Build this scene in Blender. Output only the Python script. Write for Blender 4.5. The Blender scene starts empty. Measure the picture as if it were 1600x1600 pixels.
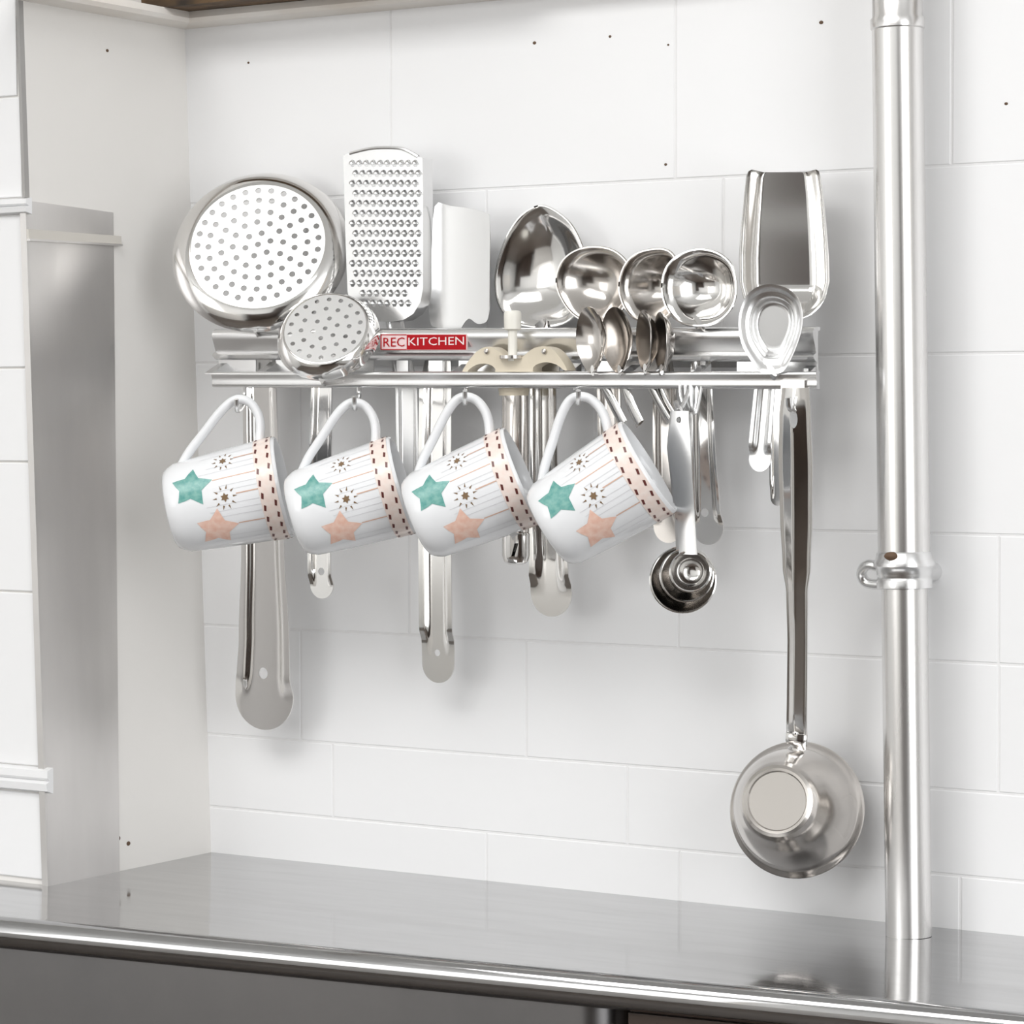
import bpy, bmesh, math, random
from mathutils import Vector, Matrix, geometry
random.seed(7)
S = bpy.context.scene
COL = S.collection
R = math.radians

# ------------------------------------------------------------------ camera
ZC = 0.85                                   # worktop height
F = 4500.0                                  # focal length in pixels of the 1600 px frame
YAW, PITCH, ROLL = 0.569052, -0.0346316, -0.00110846
CAM = Vector((1.31785635, -1.63500907, 0.318949776 + ZC))
DV = Vector((-math.sin(YAW) * math.cos(PITCH), math.cos(YAW) * math.cos(PITCH), math.sin(PITCH)))
_r = Vector((math.cos(YAW), math.sin(YAW), 0)); _u = _r.cross(DV)
RV = math.cos(ROLL) * _r + math.sin(ROLL) * _u
UV = -math.sin(ROLL) * _r + math.cos(ROLL) * _u
cd = bpy.data.cameras.new('camera'); cam = bpy.data.objects.new('camera', cd); COL.objects.link(cam)
cd.sensor_width = 36; cd.lens = F / 1600 * 36; cd.clip_start = 0.05; cd.clip_end = 50
cam.matrix_world = Matrix(((RV.x, UV.x, -DV.x, CAM.x), (RV.y, UV.y, -DV.y, CAM.y), (RV.z, UV.z, -DV.z, CAM.z), (0, 0, 0, 1)))
S.camera = cam

# ------------------------------------------------------------------ light and exposure
S.view_settings.view_transform = 'Standard'; S.view_settings.look = 'None'
S.view_settings.gamma = 1; S.view_settings.use_curve_mapping = False
S.view_settings.exposure = -0.14
w = bpy.data.worlds.new('sky'); S.world = w; w.use_nodes = True
w.node_tree.nodes['Background'].inputs[0].default_value = (0.85, 0.92, 1.0, 1)
w.node_tree.nodes['Background'].inputs[1].default_value = 1.0
def area(name, loc, direction, sx, sy, power, color=(1, 1, 1)):
    l = bpy.data.lights.new(name, 'AREA'); l.shape = 'RECTANGLE'; l.size = sx; l.size_y = sy; l.energy = power; l.color = color
    o = bpy.data.objects.new(name, l); COL.objects.link(o); o.location = loc
    o.rotation_euler = Vector(direction).to_track_quat('-Z', 'Z').to_euler()
    return o
area('ceiling_lamp_offscreen', (0.40, -1.75, 2.43), (0, 0, -1), 1.6, 1.1, 36, (1.0, 0.995, 0.985))
area('window_right_offscreen', (2.57, -1.45, 1.55), (-1, 0, 0), 1.9, 1.2, 30, (0.96, 0.98, 1.0))
area('window_rear_offscreen', (-0.90, -3.17, 1.62), (0, 1, 0), 1.3, 1.3, 13, (0.96, 0.98, 1.0))

# ------------------------------------------------------------------ pixel -> place
def ray(px, py): return DV + RV * ((px - 800) / F) - UV * ((py - 800) / F)
def T(px, py, y):                       # on a plane parallel to the tiled wall
    v = ray(px, py); return CAM + v * ((y - CAM.y) / v.y)
def TZ(px, py, z):
    v = ray(px, py); return CAM + v * ((z - CAM.z) / v.z)
def scale_at(P): return (P - CAM).dot(DV) / F
class Fr:                               # a working plane: origin, U right, V up, N towards the room
    def __init__(s, O, yaw=0.0, tilt=0.0, spin=0.0):
        s.O = Vector(O); N0 = Vector((math.sin(yaw), -math.cos(yaw), 0)); U = Vector((math.cos(yaw), math.sin(yaw), 0)); Z = Vector((0, 0, 1))
        s.N = math.cos(tilt) * N0 + math.sin(tilt) * Z; V = math.cos(tilt) * Z - math.sin(tilt) * N0
        s.U = math.cos(spin) * U + math.sin(spin) * V; s.V = -math.sin(spin) * U + math.cos(spin) * V
    def uv(s, px, py):
        v = ray(px, py); t = (s.O - CAM).dot(s.N) / v.dot(s.N); P = CAM + v * t - s.O
        return (P.dot(s.U), P.dot(s.V))
    def p(s, u, v, w=0.0): return s.O + s.U * u + s.V * v + s.N * w
def F0(px, py, y): return Fr(T(px, py, y))
def lerp(a, b, t): return a + (b - a) * t
def sst(a, b, x):
    t = min(1, max(0, (x - a) / (b - a))); return t * t * (3 - 2 * t)

# ------------------------------------------------------------------ materials
def mat(name, color, rough=0.5, metal=0.0, spec=0.5, coat=0.0, var=0.0, vscale=20.0, stretch=(1, 1, 1), bump=0.0, bscale=200.0, rvar=0.0, color2=None, rand=0.0):
    m = bpy.data.materials.new(name); m.use_nodes = True; nt = m.node_tree; b = nt.nodes['Principled BSDF']
    b.inputs['Base Color'].default_value = (*color, 1); b.inputs['Roughness'].default_value = rough
    b.inputs['Metallic'].default_value = metal; b.inputs['Specular IOR Level'].default_value = spec; b.inputs['Coat Weight'].default_value = coat
    N, L = nt.nodes.new, nt.links.new
    if var or rvar or bump or rand:
        tc = N('ShaderNodeTexCoord'); mp = N('ShaderNodeMapping'); mp.inputs['Scale'].default_value = stretch; L(tc.outputs['Object'], mp.inputs[0])
    if var or rvar:
        no = N('ShaderNodeTexNoise'); no.inputs['Scale'].default_value = vscale; no.inputs['Detail'].default_value = 5; L(mp.outputs[0], no.inputs[0])
        rr = N('ShaderNodeMapRange'); rr.inputs[1].default_value = 0.3; rr.inputs[2].default_value = 0.7; L(no.outputs[0], rr.inputs[0])
    if var:
        mx = N('ShaderNodeMix'); mx.data_type = 'RGBA'
        c2 = color2 or tuple(c * (1 - var) for c in color)
        mx.inputs[6].default_value = (*color, 1); mx.inputs[7].default_value = (*c2, 1); L(rr.outputs[0], mx.inputs[0]); L(mx.outputs[2], b.inputs['Base Color'])
    if rvar:
        r2 = N('ShaderNodeMapRange'); r2.inputs[3].default_value = max(0.01, rough - rvar); r2.inputs[4].default_value = rough + rvar; L(rr.outputs[0], r2.inputs[0]); L(r2.outputs[0], b.inputs['Roughness'])
    if rand:
        oi = N('ShaderNodeObjectInfo'); hs = N('ShaderNodeHueSaturation'); hs.inputs['Color'].default_value = (*color, 1)
        r3 = N('ShaderNodeMapRange'); r3.inputs[3].default_value = 1 - rand; r3.inputs[4].default_value = 1.0; L(oi.outputs['Random'], r3.inputs[0]); L(r3.outputs[0], hs.inputs['Value']); L(hs.outputs[0], b.inputs['Base Color'])
    if bump:
        n2 = N('ShaderNodeTexNoise'); n2.inputs['Scale'].default_value = bscale; n2.inputs['Detail'].default_value = 3; L(mp.outputs[0], n2.inputs[0])
        bp = N('ShaderNodeBump'); bp.inputs['Strength'].default_value = bump; bp.inputs['Distance'].default_value = 0.002; L(n2.outputs[0], bp.inputs['Height']); L(bp.outputs[0], b.inputs['Normal'])
    return m
M = dict(
    tile=mat('white_glazed_tile', (0.88, 0.88, 0.885), 0.30, bump=0.06, bscale=14, rand=0.006),
    grout=mat('white_grout', (0.85, 0.845, 0.845), 0.8, bump=0.2, bscale=300),
    plaster=mat('cream_painted_plaster', (0.86, 0.84, 0.81), 0.5, var=0.03, vscale=6, bump=0.08, bscale=60),
    ceil=mat('white_ceiling_paint', (0.85, 0.85, 0.84), 0.8),
    greywall=mat('grey_room_paint', (0.66, 0.655, 0.65), 0.7),
    floor=mat('brown_floor', (0.10, 0.08, 0.066), 0.4, var=0.4, vscale=3),
    darkwood=mat('dark_wood', (0.06, 0.04, 0.03), 0.45, var=0.4, vscale=8, stretch=(1, 1, 8)),
    oldwood=mat('weathered_brown_wood', (0.16, 0.09, 0.035), 0.7, var=0.8, vscale=25, stretch=(1, 4, 1), color2=(0.02, 0.012, 0.006), bump=0.5, bscale=60),
    whitewood=mat('white_painted_batten', (0.88, 0.86, 0.83), 0.5, var=0.2, vscale=12, color2=(0.76, 0.70, 0.63), bump=0.2, bscale=40),
    steel=mat('polished_stainless_steel', (0.80, 0.79, 0.775), 0.11, 1.0),
    steel_d=mat('tarnished_stainless_steel', (0.62, 0.59, 0.56), 0.17, 1.0),
    blade=mat('plain_blade_steel', (0.78, 0.78, 0.78), 0.32, 1.0),
    grater=mat('worn_grater_steel', (0.76, 0.76, 0.76), 0.25, 1.0),
    bead=mat('grey_corner_joint', (0.38, 0.37, 0.36), 0.7),
    perf=mat('perforated_sheet_steel', (0.78, 0.78, 0.775), 0.42, 1.0),
    satin=mat('satin_stainless_steel', (0.83, 0.83, 0.83), 0.27, 1.0),
    pipe=mat('dull_pipe_steel', (0.80, 0.79, 0.78), 0.27, 1.0, rvar=0.04, vscale=30, stretch=(1, 1, 0.1)),
    guard=mat('brushed_grey_guard_steel', (0.76, 0.74, 0.725), 0.38, 1.0, var=0.16, vscale=5, stretch=(1, 3, 0.7), rvar=0.06),
    counter=mat('brushed_worktop_steel', (0.47, 0.47, 0.475), 0.09, 1.0, rvar=0.05, vscale=30, stretch=(0.5, 4, 1), var=0.10),
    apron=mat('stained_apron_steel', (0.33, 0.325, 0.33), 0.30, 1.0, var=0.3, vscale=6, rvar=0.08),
    ceramic=mat('white_glazed_ceramic', (0.86, 0.87, 0.885), 0.12, spec=0.5),
    teal=mat('teal_print', (0.10, 0.33, 0.30), 0.25, var=0.3, vscale=300, color2=(0.22, 0.46, 0.41)),
    pink=mat('peach_print', (0.83, 0.50, 0.39), 0.25, var=0.3, vscale=250, color2=(0.90, 0.66, 0.56)),
    cream=mat('blush_band_print', (0.88, 0.73, 0.66), 0.25, var=0.2, vscale=300, color2=(0.9, 0.8, 0.74)),
    maroon=mat('maroon_dash_print', (0.13, 0.035, 0.03), 0.3),
    gold=mat('gold_brown_print', (0.22, 0.14, 0.075), 0.3),
    line=mat('rose_line_print', (0.66, 0.44, 0.34), 0.3),
    grain=mat('pale_grey_line_print', (0.70, 0.70, 0.72), 0.3),
    beige=mat('aged_beige_plastic', (0.74, 0.66, 0.52), 0.4, var=0.15, vscale=40),
    whitepl=mat('ivory_plastic', (0.84, 0.82, 0.75), 0.35),
    red=mat('red_label', (0.42, 0.004, 0.010), 0.45, spec=0.15),
    paleprint=mat('pale_label', (0.80, 0.62, 0.62), 0.35),
    labelwhite=mat('white_lettering', (0.85, 0.72, 0.72), 0.4),
    black=mat('black_handle_strip', (0.03, 0.028, 0.026), 0.4),
    speck=mat('brown_speck', (0.12, 0.07, 0.04), 0.7),
    clear=mat('yellowed_plastic_strip', (0.66, 0.63, 0.58), 0.3),
)

# ------------------------------------------------------------------ object helpers
def thing(name, label, cat, loc, group=None, M4=None):
    o = bpy.data.objects.new(name, None); COL.objects.link(o); o.empty_display_size = 0.02
    if M4: o.matrix_world = M4
    else: o.location = Vector(loc)
    o['label'] = label; o['category'] = cat
    if group: o['group'] = group
    return o
def tag(o, label, cat, group=None):
    o['label'] = label; o['category'] = cat
    if group: o['group'] = group
    return o
def worldloc(o):
    v = Vector((0, 0, 0))
    while o is not None: v = v + o.location; o = o.parent
    return v
class MB:
    def __init__(s): s.v = []; s.f = []
    def add(s, vs, fs):
        o = len(s.v); s.v += [Vector(q) for q in vs]; s.f += [tuple(i + o for i in f) for f in fs]; return s
    def mesh(s, name, m, off=Vector((0, 0, 0)), ang=40, fix=True):
        me = bpy.data.meshes.new(name); me.from_pydata([tuple(q - off) for q in s.v], [], s.f); me.materials.append(M[m])
        if fix:
            bm = bmesh.new(); bm.from_mesh(me); bmesh.ops.remove_doubles(bm, verts=bm.verts, dist=1e-6); bmesh.ops.recalc_face_normals(bm, faces=bm.faces); bm.to_mesh(me); bm.free()
        for p in me.polygons: p.use_smooth = True
        me.set_sharp_from_angle(angle=R(ang)); me.update(); return me
    def build(s, name, m, parent=None, kind=None, ang=40, fix=True, local=False):
        off = Vector((0, 0, 0))
        if parent is not None and not local: off = worldloc(parent)
        origin = Vector((0, 0, 0))
        if parent is None:
            xs = [q.x for q in s.v]; ys = [q.y for q in s.v]; zs = [q.z for q in s.v]
            origin = Vector(((min(xs) + max(xs)) / 2, (min(ys) + max(ys)) / 2, min(zs))); off = origin
        o = bpy.data.objects.new(name, s.mesh(name, m, off, ang, fix)); COL.objects.link(o)
        if parent is None: o.location = origin
        else: o.parent = parent
        if kind: o['kind'] = kind
        return o
def hexa(c8):                                        # eight corners, bottom loop then top loop
    return MB().add(c8, [(0, 3, 2, 1), (4, 5, 6, 7), (0, 1, 5, 4), (1, 2, 6, 5), (2, 3, 7, 6), (3, 0, 4, 7)])
def box(x0, x1, y0, y1, z0, z1, mb=None):
    b = hexa([(x0, y0, z0), (x1, y0, z0), (x1, y1, z0), (x0, y1, z0), (x0, y0, z1), (x1, y0, z1), (x1, y1, z1), (x0, y1, z1)])
    if mb is None: return b
    mb.add(b.v, b.f); return mb
def inpoly(x, y, poly):
    c = False; j = len(poly) - 1
    for i in range(len(poly)):
        xi, yi = poly[i]; xj, yj = poly[j]
        if (yi > y) != (yj > y) and x < (xj - xi) * (y - yi) / (yj - yi) + xi: c = not c
        j = i
    return c
def circ(cx, cy, rx, ry=None, n=12, a0=0.0):
    ry = rx if ry is None else ry
    return [(cx + rx * math.cos(a0 + 2 * math.pi * i / n), cy + ry * math.sin(a0 + 2 * math.pi * i / n)) for i in range(n)]
def smooth_loop(pts, n=4):                           # closed Catmull-Rom through a traced outline
    out = []; k = len(pts)
    for i in range(k):
        p0, p1, p2, p3 = (Vector(pts[(i + j) % k]) for j in (-1, 0, 1, 2))
        for q in range(n):
            t = q / n
            out.append(tuple(0.5 * ((2 * p1) + (p2 - p0) * t + (2 * p0 - 5 * p1 + 4 * p2 - p3) * t * t + (3 * p1 - p0 - 3 * p2 + p3) * t ** 3)))
    return out
def tri2d(outline, holes, grid):
    vs = [Vector(p) for p in outline]; es = [(i, (i + 1) % len(outline)) for i in range(len(outline))]
    for h in holes:
        o = len(vs); vs += [Vector(p) for p in h]; es += [(o + i, o + (i + 1) % len(h)) for i in range(len(h))]
    if grid:
        x0 = min(p[0] for p in outline); x1 = max(p[0] for p in outline); y0 = min(p[1] for p in outline); y1 = max(p[1] for p in outline)
        nx = max(1, int((x1 - x0) / grid)); ny = max(1, int((y1 - y0) / grid))
        for i in range(nx + 1):
            for j in range(ny + 1):
                q = (x0 + (x1 - x0) * (i + 0.5 * (j % 2)) / nx, y0 + (y1 - y0) * (j + 0.31) / ny)
                if inpoly(*q, outline) and not any(inpoly(*q, h) for h in holes): vs.append(Vector(q))
    ov, oe, of, *_ = geometry.delaunay_2d_cdt(vs, es, [], 0, 1e-7)
    fs = []
    for f in of:
        cx = sum(ov[i].x for i in f) / len(f); cy = sum(ov[i].y for i in f) / len(f)
        if inpoly(cx, cy, outline) and not any(inpoly(cx, cy, h) for h in holes): fs.append(tuple(f))
    return ov, fs
def plate(fr, outline, holes=(), depth=None, thick=0.0009, grid=0.004, mb=None):
    mb = mb or MB(); ov, fs = tri2d(outline, holes, grid); n = len(ov)
    d = [depth(q.x, q.y) if depth else 0.0 for q in ov]
    vs = [fr.p(q.x, q.y, d[i]) for i, q in enumerate(ov)] + [fr.p(q.x, q.y, d[i] - thick) for i, q in enumerate(ov)]
    cnt = {}
    for f in fs:
        for i in range(len(f)):
            a, b = f[i], f[(i + 1) % len(f)]; cnt[(a, b)] = cnt.get((a, b), 0) + 1
    F_ = list(fs) + [tuple(i + n for i in reversed(f)) for f in fs]
    for (a, b) in cnt:
        if (b, a) not in cnt: F_.append((b, a, a + n, b + n))
    used = sorted({i for f in F_ for i in f}); mp = {k: i for i, k in enumerate(used)}
    return mb.add([vs[k] for k in used], [tuple(mp[i] for i in f) for f in F_])
def dish(fr, outline, center, depth, thick=0.0010, rings=12, mb=None):
    mb = mb or MB(); n = len(outline); vs = []; fs = []
    for layer in (0, 1):
        base = len(vs); vs.append(fr.p(*center, depth(0.0) - layer * thick))
        for k in range(1, rings + 1):
            t = k / rings
            for (u, v) in outline: vs.append(fr.p(lerp(center[0], u, t), lerp(center[1], v, t), depth(t) - layer * thick))
        for i in range(n):
            j = (i + 1) % n; a = [base, base + 1 + i, base + 1 + j]; fs.append(tuple(a if layer == 0 else a[::-1]))
            for k in range(rings - 1):
                q = [base + 1 + k * n + i, base + 1 + (k + 1) * n + i, base + 1 + (k + 1) * n + j, base + 1 + k * n + j]; fs.append(tuple(q if layer == 0 else q[::-1]))
    half = 1 + rings * n; o1 = 1 + (rings - 1) * n
    for i in range(n):
        j = (i + 1) % n; fs.append((o1 + i, half + o1 + i, half + o1 + j, o1 + j))
    return mb.add(vs, fs)
def lathe(fr, prof, seg=40, mb=None, closed=False):   # profile of (radius, height along N)
    mb = mb or MB(); vs = []; fs = []; k = len(prof)
    for (r, h) in prof:
        for i in range(seg):
            a = 2 * math.pi * i / seg; vs.append(fr.p(r * math.cos(a), r * math.sin(a), h))
    for q in range(k if closed else k - 1):
        for i in range(seg):
            j = (i + 1) % seg; b = (q + 1) % k; fs.append((q * seg + i, q * seg + j, b * seg + j, b * seg + i))
    if not closed:
        fs.append(tuple(range(seg))[::-1]); fs.append(tuple((k - 1) * seg + i for i in range(seg)))
    return mb.add(vs, fs)
def tube(path, r, seg=10, mb=None, flat=None):         # flat = (direction, factor): an oval section
    mb = mb or MB(); P = [Vector(p) for p in path]; n = len(P); vs = []; fs = []; prev = None
    for i in range(n):
        t = (P[min(i + 1, n - 1)] - P[max(i - 1, 0)]).normalized()
        ref = Vector(flat[0]) if flat else (prev if prev is not None else (Vector((0, 0, 1)) if abs(t.z) < 0.9 else Vector((1, 0, 0))))
        a = (ref - t * ref.dot(t)).normalized(); b = t.cross(a); prev = a
        rr = r[i] if isinstance(r, (list, tuple)) else r
        for k in range(seg):
            g = 2 * math.pi * k / seg; vs.append(P[i] + a * (rr * math.cos(g) * (flat[1] if flat else 1)) + b * (rr * math.sin(g)))
    for i in range(n - 1):
        for k in range(seg):
            l = (k + 1) % seg; fs.append((i * seg + k, i * seg + l, (i + 1) * seg + l, (i + 1) * seg + k))
    fs.append(tuple(range(seg))[::-1]); fs.append(tuple((n - 1) * seg + k for k in range(seg)))
    return mb.add(vs, fs)
def curve(pts, n=6):                                   # open Catmull-Rom
    P = [Vector(p) for p in pts]; out = []
    for i in range(len(P) - 1):
        p0 = P[max(i - 1, 0)]; p1 = P[i]; p2 = P[i + 1]; p3 = P[min(i + 2, len(P) - 1)]
        for q in range(n):
            t = q / n; out.append(0.5 * ((2 * p1) + (p2 - p0) * t + (2 * p0 - 5 * p1 + 4 * p2 - p3) * t * t + (3 * p1 - p0 - 3 * p2 + p3) * t ** 3))
    out.append(P[-1]); return out
def extrude(P0, P1, A, B, prof, mb=None):              # closed profile (a, b) swept from P0 to P1
    mb = mb or MB(); n = len(prof); vs = [P0 + A * a + B * b for a, b in prof] + [P1 + A * a + B * b for a, b in prof]
    fs = [(i, (i + 1) % n, n + (i + 1) % n, n + i) for i in range(n)] + [tuple(range(n))[::-1], tuple(range(n, 2 * n))]
    return mb.add(vs, fs)
X3, Y3, Z3 = Vector((1, 0, 0)), Vector((0, 1, 0)), Vector((0, 0, 1))

def bar(fr, st, prof, holes=(), thick=0.0010, end=True, taper=1.0, grid=0.0035):
    """A sheet-metal handle: stations (px, py, half width px) from top to bottom, prof(u, t) lifts the section."""
    S_ = []
    for (px, py, hw) in st:
        u, v = fr.uv(px, py); a = fr.uv(px - hw, py)[0]; b = fr.uv(px + hw, py)[0]; S_.append((u, v, (b - a) / 2))
    fine = []
    for i in range(len(S_) - 1):
        for q in range(5):
            t = q / 5; t2 = t * t * (3 - 2 * t) if len(S_) > 2 else t
            fine.append((lerp(S_[i][0], S_[i + 1][0], t), lerp(S_[i][1], S_[i + 1][1], t), lerp(S_[i][2], S_[i + 1][2], t2)))
    fine.append(S_[-1])
    v0, v1 = fine[0][1], fine[-1][1]
    rows_ = []
    for a, b in zip(fine, fine[1:]):
        k = max(1, int(abs(a[1] - b[1]) / 0.004))
        rows_ += [tuple(lerp(a[q], b[q], i / k) for q in range(3)) for i in range(k)]
    rows_.append(fine[-1])
    if end:
        u, v, h = fine[-1]
        rows_ += [(u, v - h * taper * math.sin(R(a)), h * math.cos(R(a))) for a in (10, 20, 30, 40, 50, 60, 70, 78, 84, 88)]
    NX = 25; vs = []; fs = []; n = len(rows_)
    for layer in (0, 1):
        for (u, v, h) in rows_:
            t = (v0 - v) / (v0 - v1); hb = h / (rows_[-11][2] if end and t > 1 else h)
            for i in range(NX):
                x = -1 + 2 * i / (NX - 1); x = math.copysign(abs(x) ** 0.85, x); vs.append(fr.p(u + h * x, v, prof(x, t) - layer * thick))
    N1 = n * NX
    for r_ in range(n - 1):
        for i in range(NX - 1):
            q = (r_ * NX + i, r_ * NX + i + 1, (r_ + 1) * NX + i + 1, (r_ + 1) * NX + i); fs.append(q); fs.append(tuple(N1 + z for z in q[::-1]))
        for i in (0, NX - 1): fs.append((r_ * NX + i, (r_ + 1) * NX + i, N1 + (r_ + 1) * NX + i, N1 + r_ * NX + i))
    for r_ in (0, n - 1):
        for i in range(NX - 1): fs.append((r_ * NX + i, N1 + r_ * NX + i, N1 + r_ * NX + i + 1, r_ * NX + i + 1))
    mb = MB().add(vs, fs)
    for (px, py, rx, ry) in holes:
        u, v = fr.uv(px, py); s_ = scale_at(fr.p(u, v)); mb = bore(mb, fr, circ(u, v, rx * s_, ry * s_, 16))
    return mb
def bore(mb, fr, loop, w0=-0.02, w1=0.02):                                # a real hole through a sheet
    def ob(m):
        me = bpy.data.meshes.new('b'); me.from_pydata([tuple(q) for q in m.v], [], m.f)
        bm = bmesh.new(); bm.from_mesh(me); bmesh.ops.remove_doubles(bm, verts=bm.verts, dist=1e-6); bmesh.ops.recalc_face_normals(bm, faces=bm.faces); bm.to_mesh(me); bm.free()
        o = bpy.data.objects.new('b', me); COL.objects.link(o); return o
    n = len(loop); c = MB().add([fr.p(u, v, w_) for w_ in (w0, w1) for u, v in loop], [(i, (i + 1) % n, n + (i + 1) % n, n + i) for i in range(n)] + [tuple(range(n))[::-1], tuple(range(n, 2 * n))])
    A, B = ob(mb), ob(c); md = A.modifiers.new('b', 'BOOLEAN'); md.object = B; md.operation = 'DIFFERENCE'; md.solver = 'EXACT'
    bpy.context.view_layer.update()
    me = bpy.data.meshes.new_from_object(A.evaluated_get(bpy.context.evaluated_depsgraph_get()))
    out = MB().add([v.co.copy() for v in me.vertices], [tuple(p.vertices) for p in me.polygons])
    for o in (A, B): d = o.data; bpy.data.objects.remove(o); bpy.data.meshes.remove(d)
    bpy.data.meshes.remove(me); return out
def channel(h=0.0024, a=0.55, b=0.78, stop=0.97):       # raised edges, sunk middle, flat rounded tip
    return lambda x, t: h * sst(a, b, abs(x)) * (1 - sst(stop - 0.04, stop + 0.01, t))
def ridge(h=0.004, c=0.0): return lambda x, t: h * (1 - abs(x - c) / (1 + abs(c))) ** 0.8

# ================================================================== the setting
corner_b = T(330, 1328, 0); corner_t = T(289, 46, 0)
HZ = corner_t.z
k_lean = (corner_t.x - corner_b.x) / (corner_t.z - corner_b.z)
def xs(z): return corner_b.x + (z - ZC) * k_lean        # the side wall is slightly out of plumb
def TS(px, py, off=0.0):                                # on the side wall face
    v = ray(px, py); n = Vector((1, 0, -k_lean)); P0 = Vector((xs(ZC) + off, 0, ZC)); return CAM + v * ((P0 - CAM).dot(n) / v.dot(n))
LD = -TS(77, 1363).y                                    # depth of the wall stub
ZT = 2.45
box(-1.7, 2.7, 0.0005, 0.12, 0.0, ZT).build('wall_back', 'grout', kind='structure')
wb = bpy.data.objects['wall_back']
rows = [-330, -62, 268, 555, 830, 1025, 1220, 1350, 1480]
joints = [[250, 700, 1200, 1600], [610, 1055, 1487], [480, 760, 1130, 1620], [470, 930, 1400], [640, 1060, 1560], [470, 822, 1230, 1560], [520, 980, 1400], [760, 1062, 1500]]
zr = [T(1300, p, 0).z for p in rows]; zr[-1] = ZC - 0.03
def tile(parent, x0, x1, z0, z1, yf, m='tile', depth=0.0005):
    g = 0.0007; b = 0.0006; x0 += g; x1 -= g; z0 += g; z1 -= g
    o = [(x0, z0), (x1, z0), (x1, z1), (x0, z1)]; i = [(x0 + b, z0 + b), (x1 - b, z0 + b), (x1 - b, z1 - b), (x0 + b, z1 - b)]
    vs = [(x, yf + depth + 0.001, z) for x, z in o] + [(x, yf + b * 0.6, z) for x, z in o] + [(x, yf, z) for x, z in i]
    fs = [(a, (a + 1) % 4, 4 + (a + 1) % 4, 4 + a) for a in range(4)] + [(4 + a, 4 + (a + 1) % 4, 8 + (a + 1) % 4, 8 + a) for a in range(4)] + [(8, 9, 10, 11), (3, 2, 1, 0)]
    return MB().add(vs, fs).build('tile', m, parent, ang=20)
for r_ in range(len(rows) - 1):
    z1, z0 = zr[r_], zr[r_ + 1]; pm = (rows[r_] + rows[r_ + 1]) / 2
    xsr = [-0.02] + [T(j, pm, 0).x for j in joints[r_]]; step = 0.24
    while xsr[-1] < 1.6: xsr.append(xsr[-1] + step)
    for a, b in zip(xsr, xsr[1:]): tile(wb, a, b, z0, z1, 0.0)
# wall stub on the left, standing on the worktop
def stub(y0, y1, x_in, z0, z1): return [(-1.65, y0, z0), (xs(z0) + x_in, y0, z0), (xs(z0) + x_in, y1, z0), (-1.65, y1, z0), (-1.65, y0, z1), (xs(z1) + x_in, y0, z1), (xs(z1) + x_in, y1, z1), (-1.65, y1, z1)]
wl = hexa(stub(-LD, 0.02, 0, ZC - 0.03, ZT)).build('wall_left', 'plaster', kind='structure')
prow = [-160, 150, 309, 335, 575, 722, 925, 1196, 1236, 1372]
def ZP(py): return T(40, py, -LD).z
for a, b in zip(prow, prow[1:]):
    if (a, b) in ((309, 335), (1196, 1236)): continue
    z1, z0 = ZP(a), max(ZP(b), ZC); x1 = min(xs(z0), xs(z1)) - 0.0002
    tile(wl, x1 - 0.20, x1, z0, z1, -LD - 0.0016); tile(wl, x1 - 0.40, x1 - 0.20, z0, z1, -LD - 0.0016)
for i, (a, b) in enumerate(((309, 335), (1196, 1236))):
    z1, z0 = ZP(a), ZP(b); x1 = xs(z0); h = z1 - z0
    prof = [(0, 0), (-0.006, h * 0.12), (-0.007, h * 0.4), (-0.003, h * 0.5), (-0.006, h * 0.62), (-0.006, h * 0.9), (0, h)]
    o = extrude(Vector((x1 - 0.5, -LD, z0)), Vector((x1 + (0.004 if i == 0 else 0.006), -LD, z0)), Y3, Z3, prof).build('trim_%d' % (i + 1), 'tile', kind='structure')
def bead_pt(x, y, z): return (xs(z) + x, -LD + y, z)
zb0 = ZP(309)
hexa([bead_pt(a, b, z) for z in (zb0, HZ + .05) for a, b in ((-.0022, -.0024), (.0004, -.0024), (.0004, .002), (-.0022, .002))]).build('corner_joint', 'bead', wl)
# specks on the walls
def speck(parent, P, nx, r):
    fr = Fr(P, R(90) if nx else 0); o = dish(fr, circ(0, 0, r, r * 0.8, 8), (0, 0), lambda t: 0.0004 * (1 - t * t), 0.0004, 2).build('stain', 'speck', parent)
for px, py, r in ((835, 67, .0014), (953, 57, .0011), (1283, 35, .0015), (1040, 257, .0011), (1044, 70, .0008), (388, 98, .001), (1572, 162, .0012)): speck(wb, T(px, py, -0.0002), False, r)
for px, py, r in ((185, 1310, .0022), (201, 1318, .002), (168, 79, .0014)): speck(wl, TS(px, py, 0.0003), True, r)
# rest of the room, plus an added door and furniture for the steel to reflect
box(-1.7, 2.7, -3.3, 0.12, -0.05, 0.0).build('floor', 'floor', kind='structure')
box(-1.7, 2.7, -3.3, 0.12, ZT, ZT + 0.05).build('ceiling', 'ceil', kind='structure')
box(2.6, 2.7, -3.3, 0.12, 0, ZT).build('wall_right', 'ceil', kind='structure')
box(-1.7, -1.6, -3.3, 0.12, 0, ZT).build('wall_far_left', 'ceil', kind='structure')
box(-1.7, 2.7, -3.3, -3.2, 0, ZT).build('wall_front', 'ceil', kind='structure')
box(1.88, 2.56, -3.2, -3.16, 0, 2.02).build('added_door_1', 'darkwood', kind='structure')  # unseen dark door, added to put dark streaks into the steel
box(2.575, 2.6, -2.42, -0.48, 0.93, 2.17).build('window_1', 'whitewood', kind='structure')
box(-1.58, -0.22, -3.2, -3.175, 0.94, 2.30).build('window_2', 'whitewood', kind='structure')
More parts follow.
